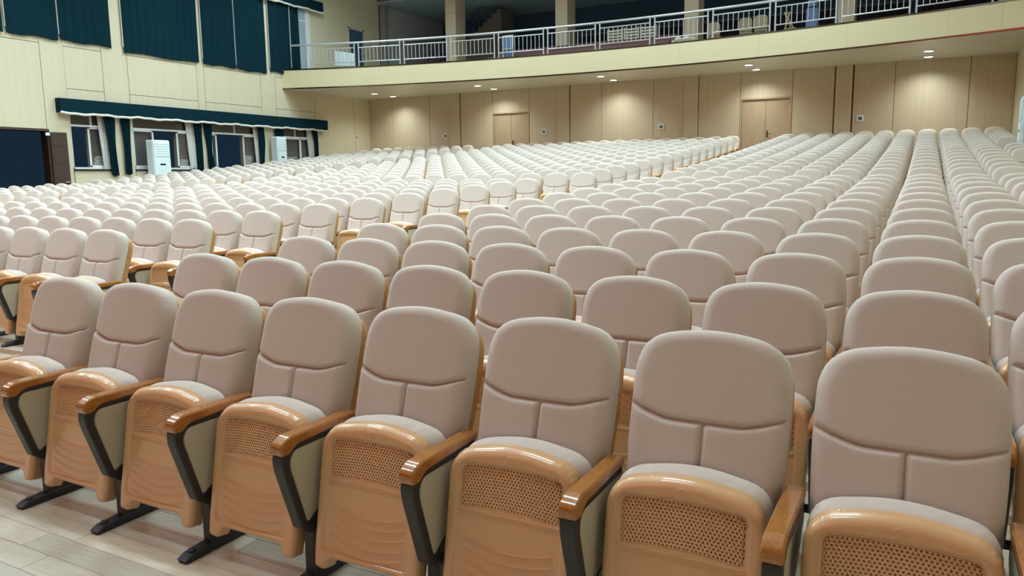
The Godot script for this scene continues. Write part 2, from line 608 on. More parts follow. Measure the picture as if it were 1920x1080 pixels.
# ---------------------------------------------------------------- room shell
func room() -> void:
	# floor: level in front, then one tread for each row, cut as a profile across the hall
	var prof := PackedVector2Array([Vector2(9.0, -0.6), Vector2(9.0, -0.026)])
	for r in range(1, 13):
		prof.append(Vector2(front_z(r) - 0.38, front_floor(r) - (0.006 if r == 1 else 0.0)))
		prof.append(Vector2(front_z(r) - 0.38 - 0.004, front_floor(r + 1) if r < 12 else rear_floor(0)))
	for i in 15:
		prof.append(Vector2(rear_z(i) - 0.33, rear_floor(i)))
		prof.append(Vector2(rear_z(i) - 0.334, rear_floor(i + 1)))
	prof.append(Vector2(ZB - 0.3, rear_floor(15)))
	prof.append(Vector2(ZB - 0.3, -0.6))
	var fl := obj("floor", prism(prof, side, -XR - 0.3, -XL + 0.3), M.floor_wood)
	tag(fl, "pale timber floor rising in low treads towards the back", "floor", "", "structure")
	# loose-laid boards where the floor shows beside the front row
	var rnd := RandomNumberGenerator.new()
	rnd.seed = 77
	var lens := {}
	for k in 3:
		var ln := [1.05, 1.2, 1.35][k] as float
		lens[k] = [box(Vector3(0, 0, 0), Vector3(ln - 0.002, 0.006, 0.1215), 0.0012), ln]
	for j in 16:
		var z := -0.3 + 0.1228 * j
		var x := -6.4 - rnd.randf() * 1.0
		while x < 1.2:
			var k: int = rnd.randi() % 3
			var b := obj("plank", lens[k][0], M["plank_%d" % (rnd.randi() % 5)], fl)
			b.position = Vector3(x, -0.026, z)
			x += lens[k][1]
	# left wall: masonry with openings, then facing boards
	var wl := struct("wall_left", "tall cream boarded side wall with windows and curtains", "wall")
	var st := begin()
	var x0 := XL - 0.3
	var x1 := XL - 0.02
	var holes := [[-9.1, -10.68, -1.0, 2.9], [-11.38, -12.72, 1.86, 3.5], [-13.36, -15.72, 1.86, 3.5], [-16.35, -18.5, 1.86, 3.5], [-19.3, -21.55, 1.86, 3.5]]
	var z := 9.3
	for h in holes:
		add_box(st, Vector3(x0, -0.6, h[0]), Vector3(x1, CEIL, z))
		add_box(st, Vector3(x0, h[3], h[1]), Vector3(x1, CEIL, h[0]))
		if h[2] > 0.0: add_box(st, Vector3(x0, -0.6, h[1]), Vector3(x1, h[2], h[0]))
		z = h[1]
	add_box(st, Vector3(x0, -0.6, -31.6), Vector3(x1, CEIL, z))
	obj("masonry", done(st), M.joint, wl)
	var g := 0.007
	var face := func(za: float, zb: float, ya: float, yb: float) -> void:
		obj("panel", box(Vector3(XL - 0.03, ya + g, zb + g), Vector3(XL, yb - g, za - g), 0.004), M.wall_cream, wl)
	face.call(9.0, 2.0, -0.02, CEIL)
	face.call(2.0, -4.9, -0.02, CEIL)
	face.call(-4.9, -9.1, -0.02, 2.96)
	face.call(-4.9, -10.7, 2.96, 5.3)
	face.call(-4.9, -10.7, 5.3, CEIL)
	for p in [[-12.52, -13.35], [-15.9, -16.2], [-18.72, -19.45]]:
		face.call(p[0], p[1], 3.62, CEIL)
	for p in [[-10.7, -11.37], [-21.555, -23.95], [-23.95, -25.9]]:
		face.call(p[0], p[1], floor_at(p[0]) - 0.1, CEIL)
	for b in [[-11.36, -12.52], [-13.35, -15.9], [-16.2, -18.72], [-19.45, -21.56]]:
		face.call(b[0], b[1], 5.3, CEIL)
		face.call(b[0], b[1], 4.13, 5.3)
		face.call(b[0], b[1], 3.62, 4.13)
	for p in [[-12.72, -13.36], [-15.72, -16.35], [-18.5, -19.3]]:
		face.call(p[0], p[1], floor_at(p[0]) - 0.1, 3.62)
	for b in [[-11.38, -12.72], [-13.36, -15.72], [-16.35, -18.5], [-19.3, -21.55]]:
		face.call(b[0], b[1], floor_at(b[0]) - 0.1, 1.82)
		face.call(b[0], b[1], 3.5, 3.62)
	# back wall under the balcony
	var wb := struct("wall_back", "veneered timber back wall in upright panels under the balcony", "wall")
	st = begin()
	var xdoor := [[-15.49, -13.83], [-5.72, -4.03]]
	var x := XL - 0.3
	for d in xdoor:
		add_box(st, Vector3(x, 0.0, ZB - 0.3), Vector3(d[0], SOFFIT, ZB - 0.02))
		add_box(st, Vector3(d[0], 4.0, ZB - 0.3), Vector3(d[1], SOFFIT, ZB - 0.02))
		x = d[1]
	add_box(st, Vector3(x, 0.0, ZB - 0.3), Vector3(XR + 0.3, SOFFIT, ZB - 0.02))
	obj("masonry", done(st), M.joint, wb)
	var fy := rear_floor(15)
	var bays := [[-21.7, -20.47, -18.53, -17.55], [-17.0, -15.49, -13.83, -12.62], [-12.09, -10.8, -8.8, -7.67], [-7.16, -5.72, -4.03, -2.74], [-2.17, -0.99, 1.04, 2.2]]
	for i in 5:
		for k in 3:
			var lo := fy
			if k == 1 and i % 2 == 1: lo = 4.02
			obj("panel", box(Vector3(bays[i][k] + g, lo, ZB - 0.03), Vector3(bays[i][k + 1] - g, SOFFIT, ZB), 0.004), M.wall_wood, wb)
	for c in [-17.275, -12.355, -7.415, -2.455]:
		obj("pilaster", box(Vector3(c - 0.245, fy, ZB - 0.02), Vector3(c + 0.245, SOFFIT, ZB + 0.07), 0.008), M.wall_wood, wb)
	# right wall, stage wall, ceiling
	var wr := struct("wall_right", "cream side wall at the right edge behind the last seats", "wall")
	obj("masonry", box(Vector3(XR + 0.02, -0.6, -31.6), Vector3(XR + 0.3, CEIL, 9.3)), M.joint, wr)
	var zz := [9.0, 4.0, -1.0, -5.0, -9.0, -13.0, -17.0, -21.0, -25.0]
	for i in 8:
		obj("panel", box(Vector3(XR, -0.1, zz[i + 1] + g), Vector3(XR + 0.03, CEIL, zz[i] - g), 0.004), M.wall_cream, wr)
	var ws := struct("wall_front", "stage end wall behind the viewer with a red curtain", "wall")
	obj("masonry", box(Vector3(XL - 0.3, -0.6, 9.0), Vector3(XR + 0.3, CEIL, 9.3)), M.wall_cream, ws)
	obj("ceiling", box(Vector3(XL - 0.3, CEIL, -31.6), Vector3(XR + 0.3, CEIL + 0.3, 9.3)), M.plaster)
	tag(get_node("ceiling"), "flat white ceiling of the hall", "ceiling", "", "structure")
	var sc := obj("stage_curtain", cloth(0.0, 1.1, 7.4, func(_y): return 8.0, func(_y): return -8.0, 34.0, 0.09, 6, 240), M.stage_red)
	sc.rotation.y = PI / 2
	sc.position = Vector3(-9.75, 0, 8.95)
	tag(sc, "dark red pleated stage curtain behind the viewer", "curtain")

func swing_door(n: int, xa: float, xb: float) -> void:
	var d := struct("door_%d" % n, "pair of pale timber doors in the back wall %s" % ["on the left", "on the right"][n - 1], "door")
	var fy := rear_floor(15)
	var top := 3.98
	var st := begin()
	add_box(st, Vector3(xa, fy, ZB - 0.2), Vector3(xa + 0.06, top, ZB + 0.02), 0.006)
	add_box(st, Vector3(xb - 0.06, fy, ZB - 0.2), Vector3(xb, top, ZB + 0.02), 0.006)
	add_box(st, Vector3(xa, top, ZB - 0.2), Vector3(xb, top + 0.06, ZB + 0.02), 0.006)
	obj("frame", done(st), M.door_wood, d)
	var mid := (xa + xb) / 2.0
	for s in [-1, 1]:
		var a: float = xa + 0.065 if s < 0 else mid + 0.004
		var b: float = mid - 0.004 if s < 0 else xb - 0.065
		var leaf := obj("leaf", box(Vector3(a, fy + 0.01, ZB - 0.1), Vector3(b, top - 0.006, ZB - 0.045), 0.004), M.door_wood, d)
		if s > 0:
			st = begin()
			var hx := mid + 0.07
			add_box(st, Vector3(hx - 0.025, fy + 1.0, ZB - 0.045), Vector3(hx + 0.025, fy + 1.22, ZB - 0.035), 0.004)
			add_tube(st, [Vector3(hx, fy + 1.12, ZB - 0.04), Vector3(hx, fy + 1.12, ZB + 0.01), Vector3(hx + 0.12, fy + 1.12, ZB + 0.012)], 0.012)
			obj("handle", done(st), M.black_metal, leaf)

func side_door() -> void:
	var d := struct("door_3", "dark doorway in the left wall with a dark leaf standing open", "door")
	var fy := floor_at(-9.8)
	var st := begin()
	add_box(st, Vector3(XL - 0.3, fy, -9.1), Vector3(XL + 0.02, 2.96, -9.03), 0.006)
	add_box(st, Vector3(XL - 0.3, fy, -10.75), Vector3(XL + 0.02, 2.96, -10.68), 0.006)
	add_box(st, Vector3(XL - 0.3, 2.9, -10.68), Vector3(XL + 0.02, 2.96, -9.1), 0.006)
	obj("frame", done(st), M.door_dark, d)
	# the leaf is folded back along the wall
	var leaf := obj("leaf", box(Vector3(XL + 0.04, fy + 0.02, -11.2), Vector3(XL + 0.085, 2.88, -10.73), 0.004), M.door_dark, d)
	for k in 5:
		obj("rail", box(Vector3(XL + 0.085, fy + 0.14 + 0.48 * k, -11.15), Vector3(XL + 0.092, fy + 0.52 + 0.48 * k, -10.78), 0.003), M.door_dark, leaf)
	st = begin()
	add_tube(st, [Vector3(XL + 0.08, fy + 1.05, -11.13), Vector3(XL + 0.15, fy + 1.05, -11.13), Vector3(XL + 0.155, fy + 1.05, -11.0)], 0.013)
	obj("handle", done(st), M.steel, leaf)
	st = begin()
	add_box(st, Vector3(XL + 0.02, 2.78, -10.74), Vector3(XL + 0.06, 2.86, -10.62), 0.005)
	obj("closer", done(st), M.white_plastic, d)

func window(n: int, za: float, zb: float, panes: Array, label: String) -> void:
	# panes: [z fraction of the divider ..., kinds]; kinds: "n" night, "b" blind behind the glass
	var w := struct("window_%d" % n, label, "window")
	var y0 := 1.86
	var y1 := 3.5
	var yt := 3.08
	var xa := XL - 0.14
	var xb := XL - 0.06
	var f := 0.055
	var st := begin()
	add_box(st, Vector3(xa, y0, zb), Vector3(xb, y0 + f, za), 0.004)
	add_box(st, Vector3(xa, y1 - f, zb), Vector3(xb, y1, za), 0.004)
	add_box(st, Vector3(xa, y0, za - f), Vector3(xb, y1, za), 0.004)
	add_box(st, Vector3(xa, y0, zb), Vector3(xb, y1, zb + f), 0.004)
	add_box(st, Vector3(xa, yt, zb), Vector3(xb + 0.01, yt + f, za), 0.004)
	obj("frame", done(st), M.white_frame, w)
	obj("sill", box(Vector3(XL - 0.06, y0 - 0.045, zb - 0.02), Vector3(XL + 0.05, y0 - 0.002, za + 0.02), 0.004), M.screen, w)
	var edges: Array = panes[0]
	for k in edges.size() - 1:
		var a: float = lerpf(za, zb, edges[k])
		var b: float = lerpf(za, zb, edges[k + 1])
		var kind: String = panes[1][k]
		if kind == "o":
			continue
		st = begin()
		var xx := xb + 0.005 if k % 2 == 0 else xb - 0.03
		add_box(st, Vector3(xx - 0.03, y0 + f, b), Vector3(xx, y0 + f + 0.06, a), 0.003)
		add_box(st, Vector3(xx - 0.03, yt - 0.05, b), Vector3(xx, yt, a), 0.003)
		add_box(st, Vector3(xx - 0.03, y0 + f, a - 0.06), Vector3(xx, yt, a), 0.003)
		add_box(st, Vector3(xx - 0.03, y0 + f, b), Vector3(xx, yt, b + 0.06), 0.003)
		var s := obj("sash", done(st), M.white_frame, w)
		obj("pane", box(Vector3(xx - 0.018, y0 + f + 0.06, b + 0.06), Vector3(xx - 0.012, yt - 0.05, a - 0.06)), M.glass, s)
		if kind == "b":
			obj("blind", box(Vector3(XL - 0.26, y0 + 0.02, b + 0.03), Vector3(XL - 0.25, yt, a - 0.03)), M.blind, w)
	obj("transom_pane", box(Vector3(xa + 0.03, yt + f, zb + f), Vector3(xa + 0.036, y1 - f, za - f)), M.glass, w)
	obj("transom_blind", box(Vector3(XL - 0.26, yt + f, zb + f), Vector3(XL - 0.25, y1, za - f)), M.blind, w)
	if n != 2:
		obj("mullion", box(Vector3(xa, yt + f, (za + zb) / 2 - 0.02), Vector3(xb, y1 - f, (za + zb) / 2 + 0.02), 0.003), M.white_frame, w)

func linen_pile(at: Vector3, w: float, h: float, seed_: int, label: String) -> void:
	var r := RandomNumberGenerator.new()
	r.seed = seed_
	var t := thing("linen_pile", label, "linen", at, "folded linen behind the side windows")
	var n := int(h / 0.055)
	for k in n:
		var ww := w * (1.0 - 0.25 * k / n) * r.randf_range(0.85, 1.0)
		var o := r.randf_range(-0.03, 0.03)
		obj("fold", box(Vector3(-0.045, k * 0.055, -ww / 2 + o), Vector3(0.045, k * 0.055 + 0.052, ww / 2 + o), 0.02), M.linen, t)

func left_side() -> void:
	window(1, -11.38, -12.72, [[0.0, 0.42, 1.0], ["o", "b"]], "white side window nearest the open door, left half slid open")
	window(2, -13.36, -15.72, [[0.0, 0.32, 0.68, 1.0], ["b", "o", "b"]], "white side window behind the first air conditioner")
	window(3, -16.35, -18.5, [[0.0, 0.12, 0.66, 1.0], ["b", "o", "b"]], "white side window between the two air conditioners, dark open middle")
	window(4, -19.3, -21.55, [[0.0, 0.62, 1.0], ["b", "b"]], "white side window nearest the back wall")
	side_door()
	for a in [[-12.3, 0.42, 0.42, "stacked white linen inside the window nearest the open door"], [-15.3, 0.4, 0.36, "stacked white linen in the window behind the first air conditioner"], [-18.1, 0.4, 0.5, "stacked white linen in the window between the air conditioners"], [-20.3, 0.8, 0.5, "stacked white linen in the window nearest the back wall"]]:
		linen_pile(Vector3(XL - 0.2, 1.862, a[0]), a[1], a[2], int(-a[0] * 10), a[3])
	# lower pelmet with a white fringe
	pelmet(-11.0, -22.02, 3.44, 3.83, "long dark blue pelmet with white fringe above the side windows")
	pelmet(-4.0, -22.06, 8.04, 8.42, "dark blue pelmet with white fringe above the upper curtains")
	# gathered curtains at the lower windows: [top a, top b, waist a, waist b, waist y, bottom a, bottom b, bottom y]
	var gathered := [
		[-12.33, -12.73, -12.44, -12.69, 2.5, -12.49, -12.74, 1.66, "right of the window nearest the open door"],
		[-12.9, -13.24, -12.95, -13.2, 2.5, -12.94, -13.19, 1.7, "left of the first air conditioner's window"],
		[-15.56, -15.9, -15.66, -15.87, 2.6, -15.67, -15.85, 1.8, "right of the first air conditioner's window"],
		[-15.97, -16.32, -16.09, -16.25, 2.4, -16.1, -16.35, 1.8, "left of the window between the air conditioners"],
		[-18.34, -18.67, -18.42, -18.7, 2.75, -18.46, -18.62, 2.0, "right of the window between the air conditioners"],
		[-19.2, -19.72, -19.25, -19.6, 2.6, -19.25, -19.55, 2.0, "left of the last window, behind the second air conditioner"],
		[-21.22, -21.55, -21.38, -21.55, 2.85, -21.38, -21.54, 2.2, "right of the window nearest the back wall"]]
	for c in gathered:
		var za := func(y: float) -> float:
			return lerpf(c[2], c[0], smoothstep(0.0, 1.0, (y - c[4]) / (3.6 - c[4]))) if y > c[4] else lerpf(c[5], c[2], (y - c[7]) / (c[4] - c[7]))
		var zb := func(y: float) -> float:
			return lerpf(c[3], c[1], smoothstep(0.0, 1.0, (y - c[4]) / (3.6 - c[4]))) if y > c[4] else lerpf(c[6], c[3], (y - c[7]) / (c[4] - c[7]))
		var o := obj("side_curtain", cloth(XL + 0.03, c[7], 3.6, za, zb, 4.0, 0.035, 16, 32, c[0]), M.curtain)
		tag(o, "dark blue gathered curtain " + c[8], "curtain", "gathered curtains at the side windows")
	for c in [[-12.2, -12.5, 1.75, "lace curtain strip at the window nearest the open door"], [-15.3, -15.66, 1.9, "lace curtain strip behind the first air conditioner"], [-18.2, -18.44, 2.0, "lace curtain strip between the two air conditioners"], [-21.0, -21.4, 2.2, "lace curtain strip at the window nearest the back wall"]]:
		var za := func(y: float) -> float: return c[0] - 0.12 * (1.0 - (y - c[2]) / (3.6 - c[2]))
		var zb := func(y: float) -> float: return c[1] - 0.02
		var o := obj("lace_curtain", cloth(XL - 0.045, c[2], 3.6, za, zb, 3.0, 0.018, 8, 24, c[0]), M.lace)
		tag(o, "white " + c[3], "curtain", "white lace curtains at the side windows")
	# flat upper curtains
	var upper := [[-6.0, -9.75, 5.42, "leftmost, cut by the picture edge"], [-9.83, -11.22, 5.43, "second from the left"], [-11.27, -12.84, 5.44, "third from the left"], [-13.24, -16.0, 5.37, "widest, fourth from the left"],
		[-16.16, -17.55, 5.38, "fifth from the left"], [-17.6, -19.0, 5.36, "sixth from the left"], [-19.2, -20.28, 5.46, "seventh from the left, beside the balcony"], [-20.32, -20.78, 5.6, "narrow, at the end of the balcony railing"]]
	for c in upper:
		var za := func(_y: float) -> float: return c[0]
		var zb := func(_y: float) -> float: return c[1]
		var t := thing("upper_curtain", "dark blue upper curtain, " + c[3], "curtain", Vector3.ZERO, "dark blue curtains at the upper windows")
		var wd: float = absf(c[1] - c[0])
		obj("drape", cloth(XL + 0.04, c[2], 8.1, za, zb, wd * 3.6, 0.017, 10, int(wd * 50), c[0]), M.curtain, t)
		obj("hem", box(Vector3(XL + 0.03, c[2] + 0.15, c[0] - 0.004), Vector3(XL + 0.06, 8.08, c[0] + 0.022), 0.004), M.lace, t)
	# the end of the last upper window, beside the curtain
	var w := struct("window_5", "upper side window end seen between curtain and balcony wall", "window")
	obj("frame", box(Vector3(XL + 0.001, 5.62, -21.45), Vector3(XL + 0.03, 8.05, -21.2), 0.004), M.white_frame, w)
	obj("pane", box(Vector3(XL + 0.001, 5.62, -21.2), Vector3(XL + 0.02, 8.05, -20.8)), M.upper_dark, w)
	obj("rail", box(Vector3(XL + 0.001, 7.55, -21.25), Vector3(XL + 0.035, 7.6, -20.8), 0.004), M.white_frame, w)
	aircon("floor standing white air conditioner before the side windows, nearer the open door", Vector3(XL + 0.15, floor_at(-13.9), -13.96), 0.35, 0.62, 2.76, 1.0)
	aircon("floor standing white air conditioner before the side windows, nearer the back wall", Vector3(XL + 0.15, floor_at(-19.1), -19.145), 0.35, 0.47, 3.07, 1.0)
	aircon("floor standing white air conditioner at the right wall", Vector3(XR - 0.05, floor_at(-18.2), -18.2), 0.36, 0.6, 3.12, -1.0)
	var rc := obj("wall_curtain", cloth(XR - 0.02, 2.3, 3.45, func(_y): return -17.3, func(_y): return -17.95, 5.0, 0.03, 6, 40, 0.0, -1.0), M.curtain)
	tag(rc, "dark curtain at the right wall above the air conditioner", "curtain")

func pelmet(za: float, zb: float, y0: float, y1: float, label: String) -> void:
	var t := thing("pelmet", label, "pelmet")
	obj("valance", cloth(XL + 0.2, y0, y1, func(_y): return za, func(_y): return zb, (za - zb) * 0.9, 0.006, 4, 200), M.curtain, t)
	var st := begin()
	add_box(st, Vector3(XL, y1 - 0.02, zb), Vector3(XL + 0.2, y1, za))
	add_box(st, Vector3(XL, y0, za - 0.02), Vector3(XL + 0.21, y1, za))
	add_box(st, Vector3(XL, y0, zb), Vector3(XL + 0.21, y1, zb + 0.02))
	obj("board", done(st), M.curtain, t)
	# fringe: a wavy white band
	st = begin()
	st.set_smooth_group(1)
	var n := int((za - zb) / 0.05)
	for i in n:
		var q := []
		for e in 2:
			var z := lerpf(za, zb, float(i + e) / n)
			var w := 0.014 * sin(z * 5.0) + 0.008 * sin(z * 13.0)
			q.append([Vector3(XL + 0.222, y0 + 0.015 + w, z), Vector3(XL + 0.226, y0 - 0.055 + w, z), Vector3(XL + 0.215, y0 - 0.055 + w, z), Vector3(XL + 0.21, y0 + 0.015 + w, z)])
		for k in 4:
			quad(st, q[0][(k + 1) % 4], q[1][(k + 1) % 4], q[1][k], q[0][k])
	obj("fringe", done(st), M.fringe, t)

func aircon(label: String, at: Vector3, dep: float, wid: float, top: float, s: float) -> void:
	var t := thing("air_conditioner", label, "air conditioner", at)
	var h := top - at.y
	var bx := func(xa: float, xb: float, ya: float, yb: float, za: float, zb: float, c: float) -> ArrayMesh:
		return box(Vector3(xa * s, ya, za), Vector3(xb * s, yb, zb), c)
	obj("base", bx.call(0.0, dep, 0.0, 0.06, -wid / 2, wid / 2, 0.01), M.grey_plastic, t)
	obj("body", bx.call(0.0, dep - 0.02, 0.06, h, -wid / 2, wid / 2, 0.025), M.white_plastic, t)
	obj("front_panel", bx.call(dep - 0.02, dep, 0.1, h - 0.55, -wid / 2 + 0.02, wid / 2 - 0.02, 0.008), M.white_plastic, t)
	var gr := obj("outlet", bx.call(dep - 0.02, dep - 0.004, h - 0.53, h - 0.06, -wid / 2 + 0.02, wid / 2 - 0.02, 0.006), M.white_plastic, t)
	for k in 6:
		obj("slat", bx.call(dep - 0.004, dep + 0.004, h - 0.49 + 0.07 * k, h - 0.455 + 0.07 * k, -wid / 2 + 0.05, wid / 2 - 0.05, 0.003), M.white_plastic, gr)
	var g2 := obj("side_grille", bx.call(dep * 0.35, dep * 0.8, h - 0.45, h - 0.2, wid / 2, wid / 2 + 0.004, 0.0), M.white_plastic, t)
	for k in 7:
		obj("slot", bx.call(dep * 0.38, dep * 0.77, h - 0.44 + 0.034 * k, h - 0.425 + 0.034 * k, wid / 2 + 0.004, wid / 2 + 0.007, 0.0), M.grey_plastic if s < 0 else M.white_plastic, g2)
	obj("display", bx.call(dep, dep + 0.004, h - 0.78, h - 0.73, -wid * 0.16, wid * 0.16, 0.0), M.screen, t)
	obj("badge", bx.call(dep, dep + 0.003, h - 1.15, h - 1.13, -0.06, 0.05, 0.0), M.grey_plastic, t)

# ---------------------------------------------------------------- balcony
func arc(x: float, dr := 0.0) -> Vector3:
	var r := ARC_R + dr
	return Vector3(x, 0, ARC_C.y - sqrt(r * r - (x - ARC_C.x) * (x - ARC_C.x)))

func balcony() -> void:
	var b := struct("balcony", "curved cream balcony front across the back of the hall", "balcony")
	var poly := PackedVector2Array()
	var n := 40
	for i in n + 1:
		var p := arc(lerpf(XL, XR, float(i) / n), 0.04)
		poly.append(Vector2(p.x, -p.z))
	poly.append(Vector2(XR, 31.0))
	poly.append(Vector2(XL, 31.0))
	obj("slab", prism(poly, plan, SOFFIT, 5.5), M.soffit, b)
	var strip := func(called: String, xa: float, xb: float, y0: float, y1: float, d0: float, d1: float, m: Material) -> void:
		var pl := PackedVector2Array()
		var k := 8
		for i in k + 1: 
			var p := arc(lerpf(xa, xb, float(i) / k), d0)
			pl.append(Vector2(p.x, -p.z))
		for i in range(k, -1, -1):
			var p := arc(lerpf(xa, xb, float(i) / k), d1)
			pl.append(Vector2(p.x, -p.z))
		obj(called, prism(pl, plan, y0, y1, 0.002), m, b)
	var xs := [XL, -19.2, -16.76, -14.32, -11.88, -9.44, -7.0, -4.56, -2.12, 0.32, 1.46, XR]
	for i in xs.size() - 1:
		strip.call("fascia_panel", xs[i] + 0.0015, xs[i + 1] - 0.0015, SOFFIT + 0.02, 5.57, 0.0, 0.039, M.fascia)
	for i in 10:
		var a := lerpf(XL, XR, i / 10.0)
		var c := lerpf(XL, XR, (i + 1) / 10.0)
		strip.call("lower_trim", a, c, SOFFIT - 0.025, SOFFIT + 0.02, -0.012, 0.039, M.dark_trim)
		strip.call("upper_trim", a, c, 5.57, 5.61, -0.012, 0.2, M.dark_trim)

func railing() -> void:
	var t := thing("balcony_railing", "stainless steel railing with upright bars along the balcony edge", "railing")
	var dr := 0.15
	var pts := func(xa: float, xb: float, y: float, k: int) -> Array:
		var out := []
		for i in k + 1:
			var p := arc(lerpf(xa, xb, float(i) / k), dr)
			p.y = y
			out.append(p)
		return out
	obj("top_rail", tube(pts.call(XL + 0.3, XR - 0.02, 6.49, 60), 0.038, 10), M.steel, t)
	var posts := [-20.75, -18.92, -17.16, -15.35, -13.53, -11.7, -9.83, -7.95, -6.07, -4.2, -2.36, -0.52, 1.32]
	for i in posts.size():
		for s in [-1, 1]:
			var p := arc(posts[i] + 0.08 * s, dr)
			obj("post", tube([p + Vector3(0, 5.6, 0), p + Vector3(0, 6.47, 0)], 0.026, 8), M.steel, t)
		if i + 1 == posts.size(): break
		var a: float = posts[i] + 0.08
		var b: float = posts[i + 1] - 0.08
		obj("middle_rail", tube(pts.call(a, b, 6.31, 6), 0.019, 8), M.steel, t)
		obj("bottom_rail", tube(pts.call(a, b, 5.8, 6), 0.019, 8), M.steel, t)
		for k in 10:
			var p := arc(lerpf(a, b, (k + 1) / 11.0), dr)
			obj("baluster", tube([p + Vector3(0, 5.8, 0), p + Vector3(0, 6.31, 0)], 0.0125, 6), M.steel, t)

func upstairs() -> void:
	# structure: columns, rear wall, unlit rooms behind
	var u := struct("wall_upper", "unlit upper storey behind the balcony columns", "wall")
	for c in [-17.39, -12.44, -7.48, -2.5, 1.9]:
		obj("column", box(Vector3(c - 0.25, 5.5, ZB - 0.75), Vector3(c + 0.25, CEIL, ZB), 0.006), M.wall_wood, u)
		for y in [5.95, 8.1]:
			obj("column_joint", box(Vector3(c - 0.252, y, ZB - 0.7), Vector3(c + 0.252, y + 0.008, ZB + 0.002)), M.joint, u)
	obj("return_wall", box(Vector3(XL, 5.5, -26.2), Vector3(XL + 0.28, CEIL, -25.95), 0.004), M.upper_grey, u)
	obj("rear_wall", box(Vector3(XL, 5.5, -31.3), Vector3(XR, CEIL, -31.0)), M.upper_navy, u)
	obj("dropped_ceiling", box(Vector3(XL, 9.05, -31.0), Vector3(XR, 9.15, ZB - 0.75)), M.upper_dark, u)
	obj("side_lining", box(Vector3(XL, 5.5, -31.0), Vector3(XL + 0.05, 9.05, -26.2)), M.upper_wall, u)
	for k in 6:
		var x := -14.2 + 2.75 * k
		obj("window_band", box(Vector3(x, 6.7, -31.0), Vector3(x + 2.4, 7.75, -30.96), 0.01), M.night, u)
		obj("curtain_rail", box(Vector3(x, 7.8, -31.0), Vector3(x + 2.5, 7.85, -30.93), 0.01), M.upper_grey, u)
	var d := struct("door_4", "dark upper door in the left wall beyond the railing", "door")
	obj("leaf", box(Vector3(XL + 0.001, 5.55, -24.7), Vector3(XL + 0.02, 7.72, -23.8), 0.004), M.upper_navy, d)
	var st := begin()
	add_box(st, Vector3(XL, 5.5, -23.8), Vector3(XL + 0.04, 7.8, -23.72), 0.004)
	add_box(st, Vector3(XL, 5.5, -24.78), Vector3(XL + 0.04, 7.8, -24.7), 0.004)
	add_box(st, Vector3(XL, 7.72, -24.78), Vector3(XL + 0.04, 7.8, -23.72), 0.004)
	obj("frame", done(st), M.wall_wood, d)
	# stair rising to the right between the first two columns
	var s := thing("staircase", "dim stair flight rising to the right beyond the balcony", "staircase", Vector3(0, 5.5, 0))
	var prof := PackedVector2Array()
	var x := -21.6
	var y := 0.0
	prof.append(Vector2(x, 0))
	for k in 20:
		y += 0.166
		prof.append(Vector2(x, y))
		x += 0.235
		prof.append(Vector2(x, y))
	prof.append(Vector2(x, 0))
	obj("flight", prism(prof, front, -29.6, -28.4), M.stair, s)
	obj("handrail", tube([Vector3(-21.6, 1.0, -28.5), Vector3(-17.1, 4.2, -28.5)], 0.03), M.upper_navy, s)
	for k in 14:
		var hx := -21.5 + 0.31 * k
		var hy := 0.166 * (floorf((hx + 21.6) / 0.235) + 1.0)
		obj("stair_bar", tube([Vector3(hx, hy, -28.5), Vector3(hx, 1.0 + (hx + 21.6) * 0.711, -28.5)], 0.02, 6), M.upper_navy, s)
	# low maroon platform
	var pf := thing("seating_step", "low maroon step running behind the railing upstairs", "step", Vector3(0, 5.5, 0))
	obj("lower_tread", box(Vector3(-14.6, 0, -24.0), Vector3(-7.7, 0.38, -23.1), 0.01), M.maroon, pf)
	obj("upper_tread", box(Vector3(-14.6, 0, -24.9), Vector3(-7.7, 0.72, -24.0), 0.01), M.maroon, pf)
	var wbd := thing("white_board", "tilted white board standing behind the left end of the railing", "board", Vector3(-20.1, 5.5, -21.6))
	var bo := obj("sheet", prism(rounded([[-0.42, 0.36, 0.02], [0.38, 0.3, 0.02], [0.38, 0.78, 0.02], [-0.44, 0.92, 0.02]]), front, -0.02, 0.02, 0.004), M.board_white, wbd)
	bo.rotation.y = 0.3
	for k in [-0.35, 0.3]:
		obj("leg", tube([Vector3(k, 0.0, 0.06), Vector3(k, 0.5, -0.0)], 0.015, 6), M.steel, wbd)
	var ds := thing("display_stand", "pale glazed stand behind the railing near the second column", "stand", Vector3(-13.4, 5.5, -22.5))
	st = begin()
	for k in [-0.2, 0.2]:
		add_box(st, Vector3(k - 0.02, 0, -0.02), Vector3(k + 0.02, 0.98, 0.02), 0.004)
	add_box(st, Vector3(-0.2, 0.94, -0.02), Vector3(0.2, 0.98, 0.02), 0.004)
	add_box(st, Vector3(-0.2, 0.5, -0.02), Vector3(0.2, 0.53, 0.02), 0.004)
	obj("frame", done(st), M.board_white, ds)
	obj("sheet", box(Vector3(-0.17, 0.1, -0.006), Vector3(0.17, 0.93, 0.006)), M.water_blue, ds)
	# stacked white plastic crates
	for k in 3:
		var cr := thing("white_crate", "white slatted crate behind the railing, %s of three" % ["left", "middle", "right"][k], "crate", Vector3(-10.0 + 0.62 * k, 6.22, -24.4), "white crates upstairs")
		for j in 4:
			obj("slat", box(Vector3(-0.28, 0.02 + 0.1 * j, -0.2), Vector3(0.28, 0.08 + 0.1 * j, 0.2), 0.01), M.linen, cr)
		for q in [-0.26, 0.26]:
			obj("corner", box(Vector3(q - 0.02, 0, -0.21), Vector3(q + 0.02, 0.42, 0.21), 0.004), M.linen, cr)
	# crumpled white sheeting
	st = begin()
